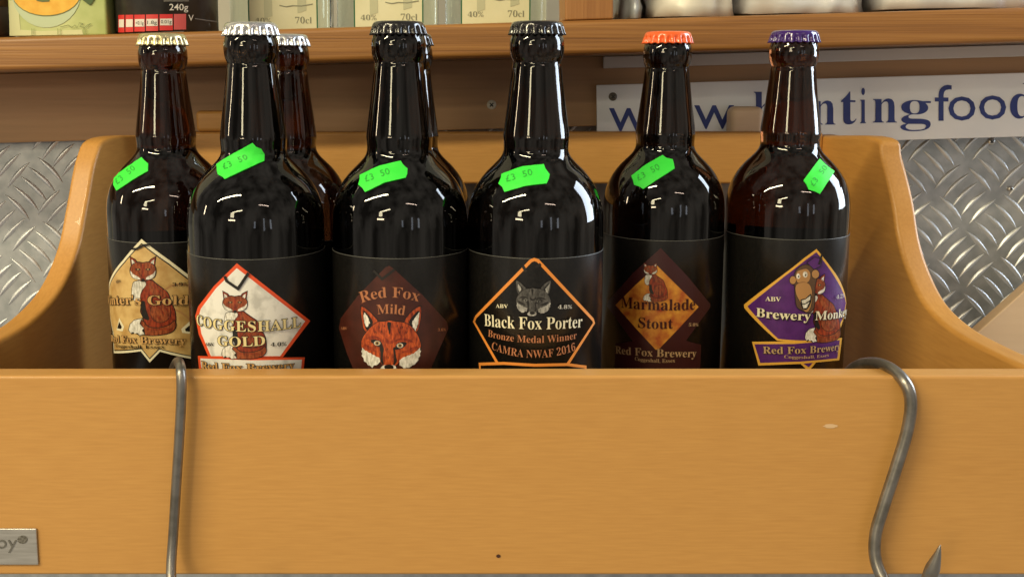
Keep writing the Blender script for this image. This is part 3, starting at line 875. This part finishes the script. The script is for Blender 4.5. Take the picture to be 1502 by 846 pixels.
A.poly(g, [(474, 380), (500, 374), (532, 345), (532, 392), (508, 436), (484, 428)], K, 18, 2)
A.poly(g, [(480, 384), (500, 379), (528, 356), (526, 380), (500, 400), (484, 402)], FURW, 19, 0)
A.poly(g, [(484, 408), (500, 406), (522, 392), (508, 424), (490, 428)], FURW, 19, 0)
A.poly(g, [(512, 172), (552, 142), (590, 152), (582, 190), (548, 208)], PURPLE, 18, 0, 0, K, 4)
tick(A, [(575, 182), (590, 128)], 12, 19)
A.text('ABV', (283, 386), None, (368, 390), 25, CREAM, 20)
A.text('4.2%', (668, 376), None, (50.5, 366, 'a'), 22, SILV_T, 20)
A.text('Brewery Monkey', (232, 474), (460, 494), (59, 468, 'a'), 50, CREAM, 21, outline=K, oo=.03, shift=(.0002, -.0002))
A.text('Red Fox Brewery', (270, 682), (480, 682), (686, 660), 40, BEIGE, 20, outline=K, oo=.02)
A.text('Coggeshall, Essex', (384, 708), (505, 711), (628, 698), 18, BEIGE, 20)
A.build()

# ---- price stickers, pressed onto the shoulder glass
bpy.context.view_layer.update()
def sticker(key, pts, t0, t1, cap):
    B = BOT[key]; o = B['o']; me = B['glass'].data; off = wloc(o)
    bv = BVHTree.FromPolygons([tuple(v.co + off) for v in me.vertices], [tuple(p.vertices) for p in me.polygons])
    def hit(x, y, lift):
        d = ray(x, y).normalized(); r = bv.ray_cast(ORG, d)
        if r[0] is None:
            q = ORG + d * (B['Y'] - .003); n = Vector((0, -1, 0))
            c = bv.find_nearest(q); q, n = c[0], c[1]
            if n.dot(d) > 0: n = -n
            return q + n * lift
        n = r[1] if r[1].dot(d) < 0 else -r[1]
        return r[0] + n * lift
    dp = densify(pts, 3)
    # scalloped ends come from the outline; thickness from a rim below
    vs, fs = slice2d(dp, poly_faces(dp), 3.0); vs, fs = slice2d(vs, fs, 3.0, 1)
    top = [hit(x, y, .00045 + .00022 * (1 + noise.noise(Vector((x * .12, y * .12, key))))) for x, y in vs]
    n = len(dp); rim_t = [hit(x, y, .00045 + .00022 * (1 + noise.noise(Vector((x * .12, y * .12, key))))) for x, y in dp]; rim_b = [hit(x, y, .0001) for x, y in dp]
    V = top + rim_t + rim_b; k = len(top)
    F = list(fs) + [(k + i, k + (i + 1) % n, k + n + (i + 1) % n, k + n + i) for i in range(n)]
    s = mesh_world('price_sticker', V, F, GREEN, o)
    s.data.polygons.foreach_set('use_smooth', [True] * len(s.data.polygons))
    tv, tf = text_fit('£3  50', -.008, 1.05)
    a = Vector(t0); b = Vector(t1); e = b - a; u = e.normalized(); up = Vector((u.y, -u.x))
    pv = [(a + e * x + up * (y * cap)) for x, y in tv]
    tv2, tf2 = slice2d([(p.x, p.y) for p in pv], tf, 3.0)
    tl = mesh_world('lettering', [hit(x, y, .00066 + .00022 * (1 + noise.noise(Vector((x * .12, y * .12, key))))) for x, y in tv2], tf2, INKG, s)
    return s
def z2(ox, oy, sc, pts): return [(ox + x / sc, oy + y / sc) for x, y in pts]
def stk(key, ox, oy, pts, t0, t1, cap, sc=4.23):
    q = z2(ox, oy, sc, pts); t = z2(ox, oy, sc, [t0, t1]); sticker(key, q, t[0], t[1], cap / sc)
stk(1, 0, 160, [(393, 262), (396, 240), (412, 222), (455, 192), (490, 168), (500, 180), (512, 190), (511, 215), (460, 245), (404, 282)], (408, 262), (470, 210), 19, 2.35)
stk(2, 300, 180, [(78, 262), (185, 190), (298, 125), (320, 150), (350, 162), (370, 196), (370, 240), (245, 298), (128, 353), (112, 338), (86, 325), (80, 295)], (125, 297), (272, 228), 36)
stk(3, 480, 180, [(205, 328), (325, 272), (455, 240), (470, 265), (497, 290), (496, 320), (486, 345), (360, 374), (238, 433), (222, 408), (197, 388), (206, 358)], (243, 372), (392, 322), 38)
stk(4, 680, 180, [(238, 322), (370, 274), (497, 262), (508, 292), (533, 325), (528, 350), (514, 380), (385, 395), (256, 432), (243, 402), (220, 382), (234, 350)], (270, 372), (430, 328), 38)
stk(5, 880, 180, [(198, 332), (290, 262), (388, 205), (410, 222), (450, 232), (458, 260), (462, 288), (365, 350), (270, 413), (250, 400), (215, 388), (208, 360)], (243, 365), (375, 290), 36)
stk(6, 1060, 180, [(598, 228), (640, 268), (690, 305), (645, 375), (600, 443), (570, 428), (532, 416), (518, 385), (500, 360), (550, 292)], (560, 400), (648, 285), 34)

# ================================================================ THINGS ON THE SHELF
def shelf_z(px, Y=.76):
    """world height of the shelf top at a picture column"""
    x = P(px, 40, Y).x; v = ROLL @ (IROLL @ Vector((x, Y, CZ)))
    q = Vector((x, Y, 0)); l = IROLL @ Vector((x, Y, CZ + .03))
    return (ROLL @ Vector((l.x, Y, ztop))).z + .0006
def rsq(name, w_, d_, prof, m, parent, base, n=4.0, seg=64):
    """rounded-square section body; prof: (scale, z)"""
    vs = []; fs = []
    for s, z in prof:
        for k in range(seg):
            a = 2 * math.pi * k / seg; c, q = math.cos(a), math.sin(a)
            x = math.copysign(abs(c) ** (2 / n), c) * w_ / 2 * s; y = math.copysign(abs(q) ** (2 / n), q) * d_ / 2 * s
            vs.append(Vector((x, y, z)) + base)
    for i in range(len(prof) - 1):
        for k in range(seg):
            k2 = (k + 1) % seg; fs.append((i * seg + k, i * seg + k2, (i + 1) * seg + k2, (i + 1) * seg + k))
    fs.append(tuple(range(seg - 1, -1, -1))); fs.append(tuple((len(prof) - 1) * seg + k for k in range(seg)))
    return mesh_world(name, vs, fs, m, parent, smooth=True)
LABC = noisy('cream_spirit_label', (.70, .70, .45), (.76, .76, .52), 40, .5)
GREY_INK = mat('grey_green_ink', (.24, .25, .17), .5)
SH_INK = mat('pale_green_ink', (.52, .54, .36), .5)
GRN_EDGE = mat('green_label_edge', (.03, .14, .06), .4)
def spirit(cpx, which):
    Yc = .862; base = Vector((P(cpx, 40, Yc).x, Yc, shelf_z(cpx, Yc)))
    o = empty('spirit_bottle', base, which, 'bottle', 'clear spirit bottles on the shelf')
    rsq('glass_body', .078, .058, [(.9, 0), (.985, .0012), (1, .003), (1, .150), (.9, .165), (.5, .185), (.36, .20), (.34, .25)], G_CLEAR, o, base, 3.6)
    yl = Yc - .029 - .0006
    lx0, lx1 = P(cpx - 49, 20, yl).x, P(cpx + 49, 20, yl).x; z0 = base.z + .0008
    lb = box('front_label', lx0, lx1, yl, yl + .0003, z0, z0 + .12, LABC, o)
    for a, b in ((lx0 - .0011, lx0 - .0001), (lx1 + .0001, lx1 + .0011)):
        e = box('label_edge', a, b, yl - .0001, yl + .0003, z0, z0 + .12, GRN_EDGE, o); e.parent = lb
    def tx(s, a, b, zb_, hh, m, off=0):
        vs, fs = text_fit(s, off)
        q = mesh_world('lettering', [Vector((lx0 + (lx1 - lx0) * (a + (b - a) * x), yl - .0003, z0 + zb_ + y * hh)) for x, y in vs], fs, m, o); q.parent = lb
    tx(bold('40%'), .08, .32, .0066, .0040, GREY_INK, -.01); tx(bold('70cl'), .68, .93, .0066, .0048, GREY_INK, -.01)
    for a, b, c, d in ((.22, .34, .010, .10), (.72, .85, .014, .10)):
        q = mesh_world('printed_tree', [Vector((lx0 + (lx1 - lx0) * x, yl - .00022, z0 + z)) for x, z in ((a, c), (b, c + .002), (b + .01, d), (a - .01, d))], [(0, 1, 2, 3)], SH_INK, o); q.parent = lb
    pts = [(.45, .0195), (.55, .0185), (.65, .0193), (.78, .019), (.95, .0205)]
    V = []; F = []
    for i, (x, z) in enumerate(pts): V += [Vector((lx0 + (lx1 - lx0) * x, yl - .0004, z0 + z)), Vector((lx0 + (lx1 - lx0) * x, yl - .0004, z0 + z + .0007))]
    for i in range(4): F.append((2 * i, 2 * i + 2, 2 * i + 3, 2 * i + 1))
    q = mesh_world('printed_branch', V, F, GREY_INK, o); q.parent = lb
    lathe('screw_cap', [(.0135, .2505), (.0135, .278), (.0125, .280), (.001, .2802)], mat('grey_cap', (.3, .3, .3), .4), o, 32)
spirit(415, 'clear spirit bottle with cream label beside the black pot, leftmost of three on the shelf')
spirit(570, 'clear spirit bottle with cream label between two matching ones on the shelf')
spirit(727, 'clear spirit bottle with cream label standing next to the oak upright')

# black round pot with red nutrition boxes
Yj = .79; rj = .0355
bj = Vector((P(246, 40, Yj).x, Yj, shelf_z(246, Yj)))
jar = empty('food_pot', bj, 'round black food pot with red nutrition boxes, left end of the shelf', 'pot')
POTM = noisy('black_pot_label', (.018, .017, .016), (.04, .038, .034), 60, .3)
lathe('pot_body', [(rj - .002, 0), (rj, .002), (rj, .095), (rj - .002, .098)], POTM, jar)
lathe('pot_lid', [(rj + .001, .0985), (rj + .001, .110), (rj - .002, .112), (.001, .1122)], mat('black_lid', (.02, .02, .02), .35), jar)
WHT = mat('white_print', (.72, .70, .64), .4); REDP = mat('nutrition_red_print', (.62, .03, .03), .4); PNK = mat('nutrition_pink_print', (.60, .10, .10), .4)
def jar_pt(px, py, lift=.0003):
    d = ray(px, py); r = rj + lift; A_ = d.x ** 2 + d.y ** 2; B_ = -2 * (d.x * bj.x + d.y * bj.y); C_ = bj.x ** 2 + bj.y ** 2 - r * r
    D_ = max(0, B_ * B_ - 4 * A_ * C_); return ORG + d * ((-B_ - math.sqrt(D_)) / (2 * A_))
def jar_poly(name, pts, m, lift):
    dp = densify(pts, 2.0); vs, fs = slice2d(dp, poly_faces(dp), 3.0)
    return mesh_world(name, [jar_pt(x, y, lift) for x, y in vs], fs, m, jar)
for i, (a, b) in enumerate(((173.5, 182.5), (184, 195.5), (197, 212.5), (214, 232), (234, 253.5), (255, 273))):
    t = 22.5 - (a - 173) * .018; bt = 48 - (a - 173) * .05
    jar_poly('nutrition_box', [(a, t), (b, t - .2), (b, bt - .2), (a, bt)], REDP if i < 5 else PNK, .0003)
    if i < 5: jar_poly('nutrition_value', [(a + .8, t + 6.5), (b - .8, t + 6.3), (b - .8, bt - 7.5), (a + .8, bt - 7.3)], WHT, .0005)
    if 1 < i < 5:
        vs, fs = text_fit(['', '', '<0.1g', '1.8g', '0.01g'][i]); wd = b - a - 4
        mesh_world('lettering', [jar_pt(a + 2 + wd * x, bt - 10.2 - y * 5.2, .0006) for x, y in vs], fs, K, jar)
for s, a, b, by, hh in (('240g', 248.5, 276, 15.5, 9.5), ('V', 276.5, 284, 31, 9)):
    vs, fs = text_fit(s, .006)
    mesh_world('lettering', [jar_pt(a + (b - a) * x, by - y * hh, .0004) for x, y in vs], fs, WHT, jar)
jar_poly('printed_line', [(286, 27), (318, 31.5), (318, 33), (286, 28.5)], mat('dim_print', (.18, .17, .15), .5), .0004)
jar_poly('printed_line', [(240, 1), (277, 1), (277, 2.6), (240, 2.6)], MATS['dim_print'], .0004)
jar_poly('printed_line', [(195, 49.5), (270, 46), (270, 47.5), (195, 51)], MATS['dim_print'], .0004)

# green soup carton
Yc = .765
bc = Vector((P(84, 40, Yc).x, Yc, shelf_z(84, Yc)))
ct = empty('soup_carton', bc, 'green food carton printed with a bowl of yellow soup, on the shelf', 'carton')
GRC = noisy('green_carton_print', (.36, .44, .13), (.60, .66, .30), 22, .4)
xa, xb = P(12, 30, Yc).x, P(157, 30, Yc).x
box('carton_body', xa, xb, Yc, Yc + .045, bc.z, bc.z + .15, GRC, ct, bev=.002)
def cpoly(name, pts, m, l):
    dp = densify(pts, 6)
    return mesh_world(name, [P(x, y, Yc - .0002 - .0002 * l) for x, y in dp], poly_faces(dp), m, ct)
cpoly('printed_cloth', [(13, 1), (26, 1), (30, 44), (60, 46), (120, 44), (122, 51), (14, 53)], mat('pale_cloth_print', (.66, .68, .38), .45), 0)
bowl = [(17 + 0, -12)] + [(68 + 51 * math.cos(R(t)), -12 + 53 * math.sin(R(t))) for t in range(180, -1, -12)]
cpoly('printed_bowl', bowl[1:], mat('bowl_print', (.52, .62, .40), .4), 1)
cpoly('printed_soup', [(68 + 51 * math.cos(R(t)), -10 + 34.5 * math.sin(R(t))) for t in range(180, -1, -12)], mat('soup_rim_print', (.16, .20, .06), .4), 2)
cpoly('printed_soup', [(68 + 50 * math.cos(R(t)), -10 + 33 * math.sin(R(t))) for t in range(180, -1, -12)], noisy('soup_print', (.80, .42, .03), (.86, .52, .06), 160, .4), 3)
cpoly('printed_garnish', [(52, -2), (74, -2), (72, 3), (62, 3.5), (54, 2)], mat('garnish_print', (.12, .14, .03), .4), 4)
cpoly('printed_leaf', [(118, -2), (139, -2), (134, 6), (131, 8)], mat('leaf_print', (.05, .10, .02), .4), 4)
sig = [(88, 40), (100, 37), (105, 41), (110, 37), (113, 42), (116, 34), (122, 35), (117, 39), (124, 41), (128, 37), (133, 35), (126, 41)]
V = []; F = []
for x, y in densify(sig, 2, False): V += [P(x, y - .4, Yc - .0011), P(x, y + .4, Yc - .0011)]
for i in range(len(V) // 2 - 1): F.append((2 * i, 2 * i + 1, 2 * i + 3, 2 * i + 2))
mesh_world('lettering', V, F, mat('signature_ink', (.16, .20, .08), .5), ct)
for x in (46, 49.5, 84, 88, 122, 125): cpoly('printed_line', [(x, 42), (x + .8, 42), (x + .8, 52), (x, 52)], mat('green_line_print', (.30, .36, .14), .5), 4)

# brown packet at the frame edge and dark pot behind
Yq = .775; bq = Vector((P(-22, 40, Yq).x, Yq, shelf_z(-22, Yq)))
pk = empty('brown_packet', bq, 'dark reddish brown packet at the left end of the shelf beside the green carton', 'packet')
rsq('packet_body', .030, .045, [(.94, 0), (1, .004), (1, .022)], noisy('maroon_packet', (.07, .03, .022), (.11, .05, .035), 70, .5), pk, bq, 6)
rsq('packet_top', .030, .045, [(1, .0222), (1, .10), (.9, .105)], noisy('tan_packet', (.26, .16, .09), (.34, .2, .12), 70, .5), pk, bq, 6)
Yd = .835; bd = Vector((P(176, 40, Yd).x, Yd, shelf_z(176, Yd)))
dk = empty('dark_tin', bd, 'dark tin standing in the gap between the green carton and the black pot', 'tin')
lathe('tin_body', [(.022, 0), (.0225, .002), (.0225, .10), (.021, .102)], mat('dark_tin_print', (.03, .02, .018), .4), dk)

# silver bags
FOIL = noisy('white_foil', (.72, .73, .74), (.84, .84, .83), 18, .34, .25, 4, .1)
FOILB = noisy('bluish_foil', (.44, .48, .52), (.58, .62, .67), 25, .3, .4, 4, .1)
BEIGEF = noisy('beige_foil', (.70, .66, .57), (.80, .78, .70), 18, .42, .1, 4, .1)
def bag(px0, px1, m, label, seed, sag=0):
    Yg = .792; c = (px0 + px1) / 2; base = Vector((P(c, 30, Yg).x, Yg, shelf_z(c, Yg)))
    wd = (px1 - px0) / FPX * .77; b = empty('foil_bag', base, label, 'bag', 'pale foil bags on the right of the shelf')
    nu, nv = 90, 34; vs = []; fs = []; off = Vector((seed * 3.1, seed * 1.7, 0))
    for j in range(nv + 1):
        v = j / nv; zz = .19 * v
        depth = .048 * math.sin(math.pi * min(.97, .40 + v * .57)) ** .6
        for i in range(nu):
            a = 2 * math.pi * i / nu; ca, sa = math.cos(a), math.sin(a)
            x = math.copysign(abs(ca) ** .7, ca) * wd / 2 * (1 - .06 * v); y = math.copysign(abs(sa) ** .8, sa) * depth
            p = Vector((x, y, zz))
            q = p * 26 + off
            rg = 1 - abs(noise.noise(q)) * 2; r2 = 1 - abs(noise.noise(q * 2.3 + Vector((5, 1, 2)))) * 2
            k = (rg * .0062 + r2 * .003) - .004
            dz = .0035 * noise.noise(Vector((x * 30, seed, 0))) if j < 4 else 0
            vs.append(p + Vector((ca * k, sa * k, max(0, dz) if j == 0 else dz * .5 + (0.002 if j else 0))) + base)
    for j in range(nv):
        for i in range(nu):
            i2 = (i + 1) % nu; fs.append((j * nu + i, j * nu + i2, (j + 1) * nu + i2, (j + 1) * nu + i))
    fs.append(tuple(range(nu - 1, -1, -1))); fs.append(tuple(nv * nu + k for k in range(nu)))
    mesh_world('bag_body', vs, fs, m, b, smooth=True)
bag(904, 930, FOILB, 'narrow bluish foil bag squeezed against the oak upright', 1)
bag(932, 1062, BEIGEF, 'beige foil bag right of the bluish one on the shelf', 2)
bag(1064, 1254, FOIL, 'shiny white foil bag above the purple capped bottle', 3)
bag(1258, 1530, FOIL, 'wide white foil bag at the far right end of the shelf', 4)
print('tread bars', nb)
